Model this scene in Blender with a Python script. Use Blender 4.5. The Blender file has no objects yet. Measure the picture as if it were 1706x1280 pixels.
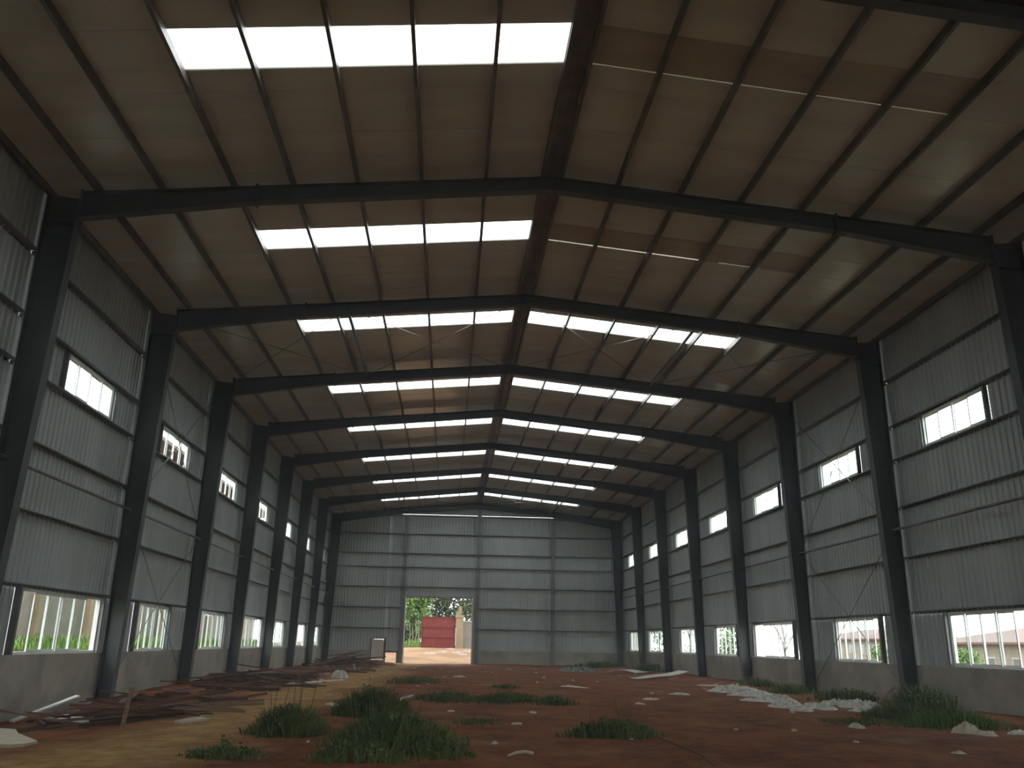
import bpy, bmesh, math, random
from mathutils import Vector, Matrix, noise

random.seed(7)
SC = bpy.context.scene
COL = SC.collection

# ------------------------------------------------------------------ camera
FWD = Vector((0.06492217, 0.95407369, 0.29245257))
RGT = Vector((0.9972152, -0.07280817, 0.01614955))
UPV = Vector((-0.0367008, -0.29058968, 0.95614365))
CAMP = Vector((-1.7617, 0.0, 1.5))
FPX = 1415.3
cam_d = bpy.data.cameras.new('camera')
cam = bpy.data.objects.new('camera', cam_d)
COL.objects.link(cam)
cam.matrix_world = Matrix((
    (RGT.x, UPV.x, -FWD.x, CAMP.x),
    (RGT.y, UPV.y, -FWD.y, CAMP.y),
    (RGT.z, UPV.z, -FWD.z, CAMP.z),
    (0, 0, 0, 1)))
cam_d.sensor_fit = 'HORIZONTAL'
cam_d.sensor_width = 36.0
cam_d.lens = FPX * 36.0 / 1706.0
cam_d.clip_end = 600
SC.camera = cam

# ------------------------------------------------------------------ sky, exposure
world = bpy.data.worlds.new('overcast_sky')
SC.world = world
world.use_nodes = True
wn = world.node_tree.nodes
wl = world.node_tree.links
wn.clear()
w_out = wn.new('ShaderNodeOutputWorld')
w_bg = wn.new('ShaderNodeBackground')
w_bg.inputs['Color'].default_value = (0.93, 0.97, 1.0, 1)
w_bg.inputs['Strength'].default_value = 6.0
wl.new(w_bg.outputs[0], w_out.inputs[0])

SC.view_settings.view_transform = 'Standard'
SC.view_settings.look = 'None'
SC.view_settings.gamma = 1.0
SC.view_settings.use_curve_mapping = False
SC.view_settings.exposure = 0.0

# ------------------------------------------------------------------ dimensions (metres)
HW = 9.77            # half width to the cladding
HR = 10.59           # underside of the roof at the ridge
SL = 0.0956          # roof slope
BAY = 6.0
FR_Y = [-9, -3, 3, 9, 15, 21, 27, 32.75, 38.6, 44.5, 50.4, 56.85]    # portal frames
Y_NEAR, Y_FAR = -9.2, 57.1
SILL = 1.16
LTOP = 2.38
USILL, UTOP = 6.25, 7.05
SKY_Y = [-7.3, -1.3, 4.7, 10.70, 17.06, 22.46, 28.80, 34.60, 40.85, 46.95, 53.15]
SKY_D = 0.915
PURX = [0.19, 1.33, 2.60, 3.84, 5.08, 6.20, 7.55, 8.72, 9.62]


def zroof(x):
    return HR - SL * abs(x)


def smooth(a, b, t):
    t = max(0.0, min(1.0, (t - a) / (b - a)))
    return t * t * (3 - 2 * t)


def ground_z(x, y):
    """height of the earth, inside and outside the hall"""
    n = noise.noise(Vector((x * 0.35, y * 0.35, 3.1))) * 0.05 + noise.noise(Vector((x * 1.3, y * 1.3, 9.1))) * 0.025 + noise.noise(Vector((x * 3.7, y * 3.7, 5.3))) * 0.012
    z = 0.22
    z -= 0.2 * smooth(-5.5, -9.3, x) * smooth(26, 17, y)
    z += 0.05 * smooth(6.5, 9, x)
    z += n
    # outside
    z += 0.85 * smooth(57.5, 68, y) * smooth(-16, -9, x) * smooth(16, 6, x)
    z += 0.85 * smooth(-10.2, -13.0, x)
    z -= 2.6 * smooth(13, 45, x)
    return z


# ------------------------------------------------------------------ pixel helpers (photo is 1706x1280)
def ray(px, py):
    return FWD + RGT * ((px - 853) / FPX) - UPV * ((py - 640) / FPX)


def on_ground(px, py):
    d = ray(px, py)
    t = 5.0
    while t < 140:
        p = CAMP + d * t
        if p.z <= ground_z(p.x, p.y):
            break
        t += 0.05
    return Vector((p.x, p.y, ground_z(p.x, p.y)))


def on_y(px, py, Y):
    d = ray(px, py)
    return CAMP + d * ((Y - CAMP.y) / d.y)


def on_x(px, py, X):
    d = ray(px, py)
    return CAMP + d * ((X - CAMP.x) / d.x)


# ------------------------------------------------------------------ materials
def mat(name, c1, c2=None, rough=0.6, metal=0.0, scale=4.0, bump=0.0, bscale=40.0, detail=5.0, spec=0.5, stretch=None,
        ramp=(0.35, 0.65), c3=None, scale3=0.4):
    m = bpy.data.materials.new(name)
    m.use_nodes = True
    nt = m.node_tree
    b = nt.nodes['Principled BSDF']
    b.inputs['Roughness'].default_value = rough
    b.inputs['Metallic'].default_value = metal
    b.inputs['Specular IOR Level'].default_value = spec
    tc = nt.nodes.new('ShaderNodeTexCoord')
    mp = nt.nodes.new('ShaderNodeMapping')
    nt.links.new(tc.outputs['Object'], mp.inputs['Vector'])
    if stretch:
        mp.inputs['Scale'].default_value = stretch
    if c2 is None:
        b.inputs['Base Color'].default_value = (*c1, 1)
    else:
        nz = nt.nodes.new('ShaderNodeTexNoise')
        nz.inputs['Scale'].default_value = scale
        nz.inputs['Detail'].default_value = detail
        nt.links.new(mp.outputs[0], nz.inputs['Vector'])
        cr = nt.nodes.new('ShaderNodeValToRGB')
        cr.color_ramp.elements[0].position = ramp[0]
        cr.color_ramp.elements[1].position = ramp[1]
        cr.color_ramp.elements[0].color = (*c1, 1)
        cr.color_ramp.elements[1].color = (*c2, 1)
        nt.links.new(nz.outputs['Fac'], cr.inputs[0])
        src = cr.outputs[0]
        if c3 is not None:
            n3 = nt.nodes.new('ShaderNodeTexNoise')
            n3.inputs['Scale'].default_value = scale3
            n3.inputs['Detail'].default_value = 6
            nt.links.new(mp.outputs[0], n3.inputs['Vector'])
            r3 = nt.nodes.new('ShaderNodeValToRGB')
            r3.color_ramp.elements[0].position = 0.48
            r3.color_ramp.elements[1].position = 0.62
            nt.links.new(n3.outputs['Fac'], r3.inputs[0])
            mx = nt.nodes.new('ShaderNodeMixRGB')
            nt.links.new(r3.outputs[0], mx.inputs[0])
            nt.links.new(src, mx.inputs[1])
            mx.inputs[2].default_value = (*c3, 1)
            src = mx.outputs[0]
        nt.links.new(src, b.inputs['Base Color'])
    if bump > 0:
        nb = nt.nodes.new('ShaderNodeTexNoise')
        nb.inputs['Scale'].default_value = bscale
        nb.inputs['Detail'].default_value = 4
        nt.links.new(mp.outputs[0], nb.inputs['Vector'])
        bp = nt.nodes.new('ShaderNodeBump')
        bp.inputs['Strength'].default_value = bump
        bp.inputs['Distance'].default_value = 0.02
        nt.links.new(nb.outputs['Fac'], bp.inputs['Height'])
        nt.links.new(bp.outputs[0], b.inputs['Normal'])
    return m


def glass_mat(name, tint, refl=0.06, haze=0.0, hcol=(0.8, 0.85, 0.85)):
    m = bpy.data.materials.new(name)
    m.use_nodes = True
    nt = m.node_tree
    nt.nodes.clear()
    o = nt.nodes.new('ShaderNodeOutputMaterial')
    t = nt.nodes.new('ShaderNodeBsdfTransparent')
    t.inputs[0].default_value = (*tint, 1)
    g = nt.nodes.new('ShaderNodeBsdfGlossy')
    g.inputs['Roughness'].default_value = 0.03
    mx = nt.nodes.new('ShaderNodeMixShader')
    mx.inputs[0].default_value = refl
    nt.links.new(t.outputs[0], mx.inputs[1])
    nt.links.new(g.outputs[0], mx.inputs[2])
    last = mx
    if haze > 0:
        d = nt.nodes.new('ShaderNodeBsdfTranslucent')
        d.inputs[0].default_value = (*hcol, 1)
        m2 = nt.nodes.new('ShaderNodeMixShader')
        m2.inputs[0].default_value = haze
        nt.links.new(mx.outputs[0], m2.inputs[1])
        nt.links.new(d.outputs[0], m2.inputs[2])
        last = m2
    nt.links.new(last.outputs[0], o.inputs[0])
    return m


M = {}
M['steel'] = mat('painted_steel_dark_grey', (0.062, 0.068, 0.069), (0.082, 0.086, 0.086), 0.5, 0.0, 3.0, 0.05, 30)
M['purlin'] = mat('galvanised_purlin', (0.13, 0.115, 0.095), (0.19, 0.17, 0.145), 0.42, 0.35, 3.0)
M['girt'] = mat('galvanised_girt', (0.16, 0.165, 0.165), (0.22, 0.225, 0.22), 0.4, 0.35, 3.0)
M['clad'] = mat('grey_steel_sheet', (0.41, 0.445, 0.445), (0.49, 0.525, 0.52), 0.42, 0.1, 1.2, 0.0, 20, stretch=(1, 1, 0.25))
M['roof'] = mat('cream_roof_panel', (0.53, 0.525, 0.45), (0.61, 0.605, 0.525), 0.22, 0.0, 0.9, 0.12, 3.0, stretch=(0.5, 2.2, 1))
M['roof_tan'] = mat('tan_roof_panel', (0.38, 0.33, 0.24), (0.44, 0.385, 0.285), 0.25, 0.0, 1.0, 0.2, 3.0, stretch=(0.5, 3, 1))
M['frp'] = glass_mat('translucent_skylight_sheet', (0.92, 0.94, 0.94), refl=0.03, haze=0.4, hcol=(0.92, 0.94, 0.94))
M['glass'] = glass_mat('window_glass', (0.93, 0.97, 0.95))
M['alu'] = mat('white_aluminium', (0.62, 0.64, 0.63), (0.70, 0.71, 0.70), 0.35, 0.1, 5.0)
M['plaster'] = mat('cement_plaster', (0.33, 0.30, 0.245), (0.43, 0.395, 0.33), 0.9, 0.0, 1.4, 0.3, 25, c3=(0.29, 0.27, 0.225), scale3=0.9)
M['rod'] = mat('steel_rod', (0.22, 0.22, 0.21), None, 0.4, 0.6)
M['wood'] = mat('weathered_red_timber', (0.11, 0.045, 0.028), (0.21, 0.10, 0.065), 0.8, 0, 6, 0.3, 30, stretch=(0.2, 3, 3))
M['wood2'] = mat('dark_brown_timber', (0.055, 0.034, 0.024), (0.11, 0.068, 0.048), 0.85, 0, 6, 0.3, 30, stretch=(0.2, 3, 3))
M['wood3'] = mat('grey_timber', (0.17, 0.11, 0.075), (0.28, 0.19, 0.13), 0.85, 0, 6, 0.3, 30, stretch=(0.2, 3, 3))
M['white'] = mat('dirty_white_sheet', (0.55, 0.54, 0.50), (0.75, 0.74, 0.70), 0.55, 0, 4)
M['plastic'] = mat('dirty_white_plastic', (0.36, 0.34, 0.29), (0.66, 0.64, 0.58), 0.55, 0, 7, 0.3, 15)
M['galv'] = mat('bright_galvanised_sheet', (0.50, 0.52, 0.51), (0.64, 0.66, 0.64), 0.3, 0.6, 4)
M['beige'] = mat('beige_board', (0.46, 0.40, 0.31), (0.56, 0.49, 0.38), 0.8, 0, 4)
M['tarp'] = mat('grey_tarpaulin', (0.09, 0.09, 0.085), (0.26, 0.25, 0.23), 0.7, 0, 6)
M['grass'] = mat('green_grass', (0.060, 0.095, 0.028), (0.13, 0.17, 0.055), 0.7, 0, 2.0)
M['grass_mid'] = mat('fresh_green_grass', (0.075, 0.15, 0.035), (0.14, 0.22, 0.06), 0.7, 0, 2.0)
M['grass_bright'] = mat('bright_green_grass', (0.085, 0.165, 0.025), (0.16, 0.235, 0.045), 0.7, 0, 2.0)  # brighter green of the grass outdoors
M['stem'] = mat('dry_brown_stem', (0.10, 0.075, 0.04), None, 0.8)
M['leaf'] = mat('green_leaf', (0.060, 0.125, 0.022), (0.13, 0.21, 0.05), 0.6, 0, 1.5)
M['leaf_dark'] = mat('olive_leaf', (0.040, 0.062, 0.028), (0.085, 0.11, 0.055), 0.6, 0, 1.5)
M['bark'] = mat('grey_bark', (0.09, 0.075, 0.06), (0.15, 0.125, 0.10), 0.9, 0, 5)
M['pale_bark'] = mat('pale_bark', (0.15, 0.14, 0.115), (0.21, 0.195, 0.165), 0.9, 0, 5)
M['red'] = mat('red_painted_metal', (0.155, 0.024, 0.017), (0.19, 0.033, 0.023), 0.5, 0.0, 3)
M['red_dark'] = mat('dark_red_painted_metal', (0.12, 0.02, 0.015), None, 0.5)
M['block'] = mat('grey_block_wall', (0.17, 0.155, 0.13), (0.215, 0.195, 0.16), 0.9, 0, 2, 0.3, 20)
M['pillar'] = mat('tan_gate_pillar', (0.22, 0.165, 0.10), (0.28, 0.215, 0.135), 0.9, 0, 3)
M['doorw'] = mat('off_white_door', (0.60, 0.56, 0.51), (0.66, 0.62, 0.57), 0.5, 0, 3)
M['rubble'] = mat('pale_rubble', (0.20, 0.175, 0.14), (0.32, 0.29, 0.25), 0.9, 0, 6)
M['black'] = mat('black_metal', (0.02, 0.02, 0.02), None, 0.4)
M['hwall'] = mat('cream_house_wall', (0.17, 0.15, 0.12), (0.21, 0.18, 0.145), 0.9, 0, 1.5)
M['hwall2'] = mat('pinkish_house_wall', (0.24, 0.15, 0.12), (0.28, 0.19, 0.155), 0.9, 0, 1.5)
M['hroof'] = mat('red_brown_roof_tile', (0.095, 0.058, 0.048), (0.125, 0.076, 0.064), 0.8, 0, 3)
M['hwin'] = mat('dark_window', (0.06, 0.06, 0.065), None, 0.2)
M['hwhite'] = mat('white_balcony', (0.36, 0.35, 0.33), None, 0.7)
M['conc'] = mat('grey_concrete', (0.35, 0.34, 0.32), (0.45, 0.44, 0.41), 0.9, 0, 3)

# earth: red laterite with a worn tan track on the left and tan patches
def soil_mat():
    m = bpy.data.materials.new('red_earth')
    m.use_nodes = True
    nt = m.node_tree
    L = nt.links.new
    b = nt.nodes['Principled BSDF']
    b.inputs['Roughness'].default_value = 0.95
    b.inputs['Specular IOR Level'].default_value = 0.2
    tc = nt.nodes.new('ShaderNodeTexCoord')

    def nz(scale, detail=6, rough=0.6):
        n = nt.nodes.new('ShaderNodeTexNoise')
        n.inputs['Scale'].default_value = scale
        n.inputs['Detail'].default_value = detail
        n.inputs['Roughness'].default_value = rough
        L(tc.outputs['Object'], n.inputs['Vector'])
        return n.outputs['Fac']

    def ramp(src, a, c, ca=(0, 0, 0), cb=(1, 1, 1)):
        r = nt.nodes.new('ShaderNodeValToRGB')
        r.color_ramp.elements[0].position = a
        r.color_ramp.elements[1].position = c
        r.color_ramp.elements[0].color = (*ca, 1)
        r.color_ramp.elements[1].color = (*cb, 1)
        L(src, r.inputs[0])
        return r.outputs[0]

    def math_(op, a, c):
        n = nt.nodes.new('ShaderNodeMath')
        n.operation = op
        for i, v in enumerate((a, c)):
            if isinstance(v, (int, float)):
                n.inputs[i].default_value = v
            else:
                L(v, n.inputs[i])
        return n.outputs[0]

    def mix(f, a, c):
        n = nt.nodes.new('ShaderNodeMixRGB')
        L(f, n.inputs[0])
        for i, v in ((1, a), (2, c)):
            if isinstance(v, tuple):
                n.inputs[i].default_value = (*v, 1)
            else:
                L(v, n.inputs[i])
        return n.outputs[0]

    sx = nt.nodes.new('ShaderNodeSeparateXYZ')
    L(tc.outputs['Object'], sx.inputs[0])
    base = ramp(nz(0.9, 8, 0.7), 0.38, 0.64, (0.105, 0.029, 0.010), (0.27, 0.088, 0.030))
    fine = ramp(nz(7.0), 0.40, 0.75)
    base = mix(math_('MULTIPLY', fine, 0.45), base, (0.30, 0.13, 0.055))
    # tan track: x about -5.2 near, wandering to -3.6 at the gate
    cx = math_('ADD', math_('MULTIPLY', sx.outputs[1], 0.032), -6.0)
    cx = math_('ADD', cx, math_('MULTIPLY', math_('SUBTRACT', nz(0.18, 3), 0.5), 3.0))
    dist = math_('ABSOLUTE', math_('SUBTRACT', sx.outputs[0], cx), 0)
    dist = math_('ADD', dist, math_('MULTIPLY', math_('SUBTRACT', nz(1.6), 0.5), 1.8))
    track = nt.nodes.new('ShaderNodeMapRange')
    track.inputs['From Min'].default_value = 1.7
    track.inputs['From Max'].default_value = 0.4
    L(dist, track.inputs['Value'])
    col = mix(track.outputs[0], base, mix(ramp(nz(2.5), 0.4, 0.65), (0.36, 0.195, 0.065), (0.52, 0.33, 0.14)))
    # grey tan crust patches
    crust = math_('MULTIPLY', ramp(nz(0.55, 7), 0.56, 0.68), 0.7)
    col = mix(crust, col, (0.27, 0.17, 0.085))
    # thin green cover patches
    moss = math_('MULTIPLY', ramp(nz(0.8, 8, 0.7), 0.60, 0.70), 0.5)
    col = mix(moss, col, (0.10, 0.095, 0.035))
    dark = math_('MULTIPLY', ramp(nz(3.2, 8, 0.75), 0.56, 0.70), 0.55)
    col = mix(dark, col, (0.075, 0.030, 0.014))
    L(col, b.inputs['Base Color'])
    bp = nt.nodes.new('ShaderNodeBump')
    bp.inputs['Strength'].default_value = 0.9
    bp.inputs['Distance'].default_value = 0.09
    L(nz(9.0, 8), bp.inputs['Height'])
    L(bp.outputs[0], b.inputs['Normal'])
    return m


M['soil'] = soil_mat()
M['sand'] = mat('sandy_yard', (0.19, 0.105, 0.040), (0.24, 0.14, 0.062), 0.95, 0, 0.8, 0.4, 6, c3=(0.16, 0.08, 0.03), scale3=0.5)
M['yard'] = mat('rough_green_ground', (0.16, 0.17, 0.06), (0.30, 0.22, 0.11), 0.95, 0, 0.6, 0.4, 6)


# ------------------------------------------------------------------ mesh helpers
def link(name, me, m, parent=None):
    o = bpy.data.objects.new(name, me)
    COL.objects.link(o)
    if m is not None and not me.materials:
        me.materials.append(M[m] if isinstance(m, str) else m)
    if parent is not None:
        o.parent = parent
    return o


class MB:
    """collects faces into one mesh"""

    def __init__(self):
        self.v = []
        self.f = []

    def add(self, vs, fs):
        n = len(self.v)
        self.v += [tuple(p) for p in vs]
        self.f += [tuple(i + n for i in f) for f in fs]
        return self

    def box(self, a, b):
        x0, y0, z0 = a
        x1, y1, z1 = b
        return self.add([(x0, y0, z0), (x1, y0, z0), (x1, y1, z0), (x0, y1, z0), (x0, y0, z1), (x1, y0, z1), (x1, y1, z1), (x0, y1, z1)],
                        [(0, 3, 2, 1), (4, 5, 6, 7), (0, 1, 5, 4), (1, 2, 6, 5), (2, 3, 7, 6), (3, 0, 4, 7)])

    def hexa(self, p):
        """8 corners: bottom 4 (ccw), top 4"""
        return self.add(p, [(0, 3, 2, 1), (4, 5, 6, 7), (0, 1, 5, 4), (1, 2, 6, 5), (2, 3, 7, 6), (3, 0, 4, 7)])

    def prism(self, prof, p0, p1):
        """two profiles given as lists of points at both ends"""
        n = len(p0)
        fs = [(i, (i + 1) % n, n + (i + 1) % n, n + i) for i in range(n)]
        fs += [tuple(range(n - 1, -1, -1)), tuple(range(n, 2 * n))]
        return self.add(list(p0) + list(p1), fs)

    def beam(self, a, b, w, h, up=(0, 0, 1)):
        a = Vector(a)
        b = Vector(b)
        d = (b - a).normalized()
        up = Vector(up)
        if abs(d.dot(up)) > 0.98:
            up = Vector((1, 0, 0))
        s = d.cross(up).normalized()
        u = s.cross(d).normalized()
        q = []
        for p in (a, b):
            q += [p - s * w / 2 - u * h / 2, p + s * w / 2 - u * h / 2, p + s * w / 2 + u * h / 2, p - s * w / 2 + u * h / 2]
        return self.add(q, [(0, 1, 2, 3), (7, 6, 5, 4), (0, 4, 5, 1), (1, 5, 6, 2), (2, 6, 7, 3), (3, 7, 4, 0)])

    def tube(self, pts, rs, n=8):
        pts = [Vector(p) for p in pts]
        if not isinstance(rs, (list, tuple)):
            rs = [rs] * len(pts)
        vs = []
        for i, p in enumerate(pts):
            d = (pts[min(i + 1, len(pts) - 1)] - pts[max(i - 1, 0)]).normalized()
            up = Vector((0, 0, 1)) if abs(d.z) < 0.9 else Vector((1, 0, 0))
            s = d.cross(up).normalized()
            u = s.cross(d)
            for k in range(n):
                a = 2 * math.pi * k / n
                vs.append(p + (s * math.cos(a) + u * math.sin(a)) * rs[i])
        fs = []
        for i in range(len(pts) - 1):
            for k in range(n):
                fs.append((i * n + k, i * n + (k + 1) % n, (i + 1) * n + (k + 1) % n, (i + 1) * n + k))
        fs.append(tuple(range(n - 1, -1, -1)))
        fs.append(tuple((len(pts) - 1) * n + k for k in range(n)))
        return self.add(vs, fs)

    def mesh(self, name='mesh', smooth_=False):
        me = bpy.data.meshes.new(name)
        me.from_pydata(self.v, [], self.f)
        me.update()
        if smooth_:
            me.polygons.foreach_set('use_smooth', [True] * len(me.polygons))
        return me

    def build(self, name, m, parent=None, smooth_=False):
        return link(name, self.mesh(name, smooth_), m, parent)


def empty(name, loc=(0, 0, 0)):
    o = bpy.data.objects.new(name, None)
    o.empty_display_size = 0.2
    COL.objects.link(o)
    o.location = loc
    return o


def tag(o, label=None, cat=None, group=None, kind=None):
    if label:
        o['label'] = label
    if cat:
        o['category'] = cat
    if group:
        o['group'] = group
    if kind:
        o['kind'] = kind
    return o


def grid(name, x0, x1, y0, y1, nx, ny, fz, m, parent=None):
    mb = MB()
    vs = []
    for j in range(ny + 1):
        for i in range(nx + 1):
            x = x0 + (x1 - x0) * i / nx
            y = y0 + (y1 - y0) * j / ny
            vs.append((x, y, fz(x, y)))
    fs = [(j * (nx + 1) + i, j * (nx + 1) + i + 1, (j + 1) * (nx + 1) + i + 1, (j + 1) * (nx + 1) + i) for j in range(ny) for i in range(nx)]
    mb.add(vs, fs)
    return mb.build(name, m, parent, True)


# ================================================================== SETTING
floor = grid('floor', -9.75, 9.75, Y_NEAR, Y_FAR, 130, 440, ground_z, 'soil')
tag(floor, 'uneven red earth floor with a tan worn track', kind='structure')
yard_far = grid('ground_far', -45, 60, Y_FAR, 160, 105, 103, ground_z, 'sand')
tag(yard_far, 'sandy yard beyond the far gate opening', kind='structure')
yard_left = grid('ground_left', -70, -9.75, -25, Y_FAR, 60, 80, ground_z, 'yard')
tag(yard_left, 'rough grassy ground outside the left wall', kind='structure')
yard_right = grid('ground_right', 9.75, 160, -25, Y_FAR, 120, 60, ground_z, 'yard')
tag(yard_right, 'rough ground falling away outside the right wall', kind='structure')
yard_right2 = grid('ground_right_far', 60, 160, Y_FAR, 200, 50, 70, ground_z, 'yard')
tag(yard_right2, 'rough ground far off to the right', kind='structure')
yard_near = grid('ground_near', -9.75, 9.75, -25, Y_NEAR, 10, 8, ground_z, 'sand')
tag(yard_near, 'sandy ground before the near end of the hall', kind='structure')


# ---- corrugated steel sheet: runs along 'y' at fixed x, or along 'x' at fixed y
def corrugated(name, axis, fixed, a0, a1, zb, zt, inward, parent, m='clad', pitch=0.2):
    """inward: +1/-1 direction of the ribs; zb/zt numbers or functions of the running coordinate"""
    fb = zb if callable(zb) else (lambda t: zb)
    ft = zt if callable(zt) else (lambda t: zt)
    prof = [(0.0, 0.0), (0.11, 0.0), (0.135, 0.028), (0.175, 0.028)]
    ts = []
    k0 = math.floor(a0 / pitch)
    k1 = math.ceil(a1 / pitch)
    for k in range(k0, k1 + 1):
        for u, d in prof:
            t = k * pitch + u
            if a0 < t < a1:
                ts.append((t, d))
    ts = [(a0, ts[0][1] if ts else 0)] + ts + [(a1, ts[-1][1] if ts else 0)]
    vs = []
    for t, d in ts:
        off = fixed + inward * d
        for z in (fb(t), ft(t)):
            vs.append((off, t, z) if axis == 'y' else (t, off, z))
    n = len(ts)
    fs = [(2 * i, 2 * i + 2, 2 * i + 3, 2 * i + 1) for i in range(n - 1)]
    return MB().add(vs, fs).build(name, m, parent)


def c_section(name, axis, a0, a1, c, d, w, side, m, parent, t=0.012, horizontal=False):
    """C channel along axis; c=(other coord, z) of its top/back; depth d, flange w"""
    # profile in (q, z): web plus two flanges as one closed 12-gon
    if not horizontal:
        pr = [(0, 0), (w, 0), (w, -0.02), (w - t, -0.02), (w - t, -t), (t, -t), (t, -d + t), (w - t, -d + t), (w - t, -d + 0.02), (w, -d + 0.02), (w, -d), (0, -d)]
    else:
        pr = [(0, 0), (d, 0), (d, -0.02), (d - t, -t), (t, -t), (t, -w), (0, -w)]
    pts = [(c[0] + side * q, c[1] + z) for q, z in pr]
    if axis == 'y':
        p0 = [(q, a0, z) for q, z in pts]
        p1 = [(q, a1, z) for q, z in pts]
    else:
        p0 = [(a0, q, z) for q, z in pts]
        p1 = [(a1, q, z) for q, z in pts]
    return MB().prism(None, p0, p1).build(name, m, parent)


# ---------------------------------------------------------------- side walls
# lower and upper window spans for each bay: (left lower, left upper, right lower, right upper)
def bay_windows(i):
    y = FR_Y[i]
    base = dict(ll=(y + 1.85, y + 4.55), lu=(y + 2.0, y + 4.62), rl=(y + 1.70, y + 4.50), ru=(y + 1.93, y + 4.53))
    sp = {4: dict(ll=(16.75, 20.72), rl=(16.5, 19.50)),
          5: dict(ll=(23.0, 25.65), rl=(22.62, 25.45)),
          6: dict(ll=(28.75, 32.0), rl=(28.5, 32.35)),
          7: dict(ll=(34.4, 38.4), rl=(34.3, 37.2)),
          8: dict(ll=(40.4, 43.6), rl=(40.1, 42.95)),
          9: dict(ll=(46.5, 49.9), rl=(45.8, 49.75)),
          10: dict(ll=(53.1, 55.2), rl=(51.9, 54.85))}
    base.update(sp.get(i, {}))
    return base


GIRT_Z = [2.42, 3.74, 5.0, 6.22, 7.12, 8.36]
win_no = 0


def make_window(side, y0, y1, z0, z1, sashes, open_slots, label):
    """aluminium sliding window in a side wall; side -1 left, +1 right"""
    global win_no
    win_no += 1
    x = side * (HW - 0.03)
    r = empty('window_%d' % win_no, (x, (y0 + y1) / 2, z0))
    tag(r, label, kind='structure')
    L = y1 - y0
    H = z1 - z0
    t = 0.05
    f = MB()
    f.box((-0.05, -L / 2, 0), (0.05, L / 2, t))
    f.box((-0.05, -L / 2, H - t), (0.05, L / 2, H))
    f.box((-0.05, -L / 2, t), (0.05, -L / 2 + t, H - t))
    f.box((-0.05, L / 2 - t, t), (0.05, L / 2, H - t))
    f.build('frame', 'alu', r)
    n = sashes
    sw = (L - 2 * t) / n
    for k in range(n):
        if k in open_slots:
            continue
        a = -L / 2 + t + k * sw
        b = a + sw
        dx = 0.018 if k % 2 else -0.018
        s = MB()
        e = 0.028
        s.box((dx - 0.014, a, t), (dx + 0.014, a + e, H - t))
        s.box((dx - 0.014, b - e, t), (dx + 0.014, b, H - t))
        s.box((dx - 0.014, a + e, t), (dx + 0.014, b - e, t + 0.035))
        s.box((dx - 0.014, a + e, H - t - 0.03), (dx + 0.014, b - e, H - t))
        so = s.build('sash', 'alu', r)
        MB().box((dx - 0.003, a + e, t + 0.035), (dx + 0.003, b - e, H - t - 0.03)).build('pane', 'glass', so)
    return r


BAYNAME = ['', '', '', 'ninth', 'nearest', 'second', 'third', 'fourth', 'fifth', 'sixth', 'farthest']


def side_wall(side):
    nm = 'left' if side < 0 else 'right'
    root = MB().box((min(side * 9.62, side * 9.86), Y_NEAR, -0.6), (max(side * 9.62, side * 9.86), Y_FAR + 0.1, SILL)).build('wall_' + nm, 'plaster')
    tag(root, 'cement plastered dado below grey corrugated steel cladding, %s side of the hall' % nm, kind='structure')
    X = side * HW
    inw = -side
    for i in range(len(FR_Y) - 1):
        y0, y1 = FR_Y[i], FR_Y[i + 1]
        if i == 0:
            y0 = Y_NEAR
        if i == len(FR_Y) - 2:
            y1 = Y_FAR + 0.13
        w = bay_windows(i)
        lo = w['ll'] if side < 0 else w['rl']
        up = w['lu'] if side < 0 else w['ru']
        ztop = zroof(HW) + 0.05
        # lower band beside the low window, set slightly back
        corrugated('cladding_sheet', 'y', X + side * 0.03, y0, lo[0], SILL, LTOP, inw, root)
        corrugated('cladding_sheet', 'y', X + side * 0.03, lo[1], y1, SILL, LTOP, inw, root)
        corrugated('cladding_sheet', 'y', X, y0, y1, LTOP - 0.03, USILL, inw, root)
        corrugated('cladding_sheet', 'y', X, y0, up[0], USILL, UTOP, inw, root)
        corrugated('cladding_sheet', 'y', X, up[1], y1, USILL, UTOP, inw, root)
        corrugated('cladding_sheet', 'y', X, y0, y1, UTOP, ztop, inw, root)
        for gz in GIRT_Z:
            c_section('girt', 'y', y0 + 0.02, y1 - 0.02, (side * (HW - 0.015), gz), 0.16, 0.06, -side, 'girt', root, horizontal=True)
        # jamb posts beside the windows
        for yy in lo:
            MB().box((min(side * 9.62, side * 9.74), yy - 0.04, SILL), (max(side * 9.62, side * 9.74), yy + 0.04, LTOP)).build('jamb', 'girt', root)
        for yy in up:
            MB().box((min(side * 9.64, side * 9.74), yy - 0.035, USILL), (max(side * 9.64, side * 9.74), yy + 0.035, UTOP)).build('jamb', 'girt', root)
        # windows
        if side < 0:
            nl, ol = {4: (6, (0, 5)), 5: (5, (0,)), 6: (5, (0,)), 7: (6, (5,)), 8: (5, ()), 9: (5, (4,)), 10: (3, ())}.get(i, (5, ()))
        else:
            nl, ol = {4: (5, (0,)), 5: (6, (0,)), 6: (5, (4,)), 7: (5, ()), 8: (5, ()), 9: (6, ()), 10: (5, ())}.get(i, (5, ()))
        if i >= 4:
            lab = '%s low sliding window in the %s wall, counted from the viewer' % (BAYNAME[i], nm)
            labu = '%s high strip window in the %s wall, counted from the viewer' % (BAYNAME[i], nm)
        else:
            lab = 'low sliding window in the %s wall beside the viewer' % nm
            labu = 'high strip window in the %s wall beside the viewer' % nm
        make_window(side, lo[0] + 0.04, lo[1] - 0.04, SILL, LTOP - 0.03, nl, ol, lab)
        make_window(side, up[0] + 0.035, up[1] - 0.035, USILL, UTOP, 4, (), labu)
    return root


wall_left = side_wall(-1)
wall_right = side_wall(1)

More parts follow.
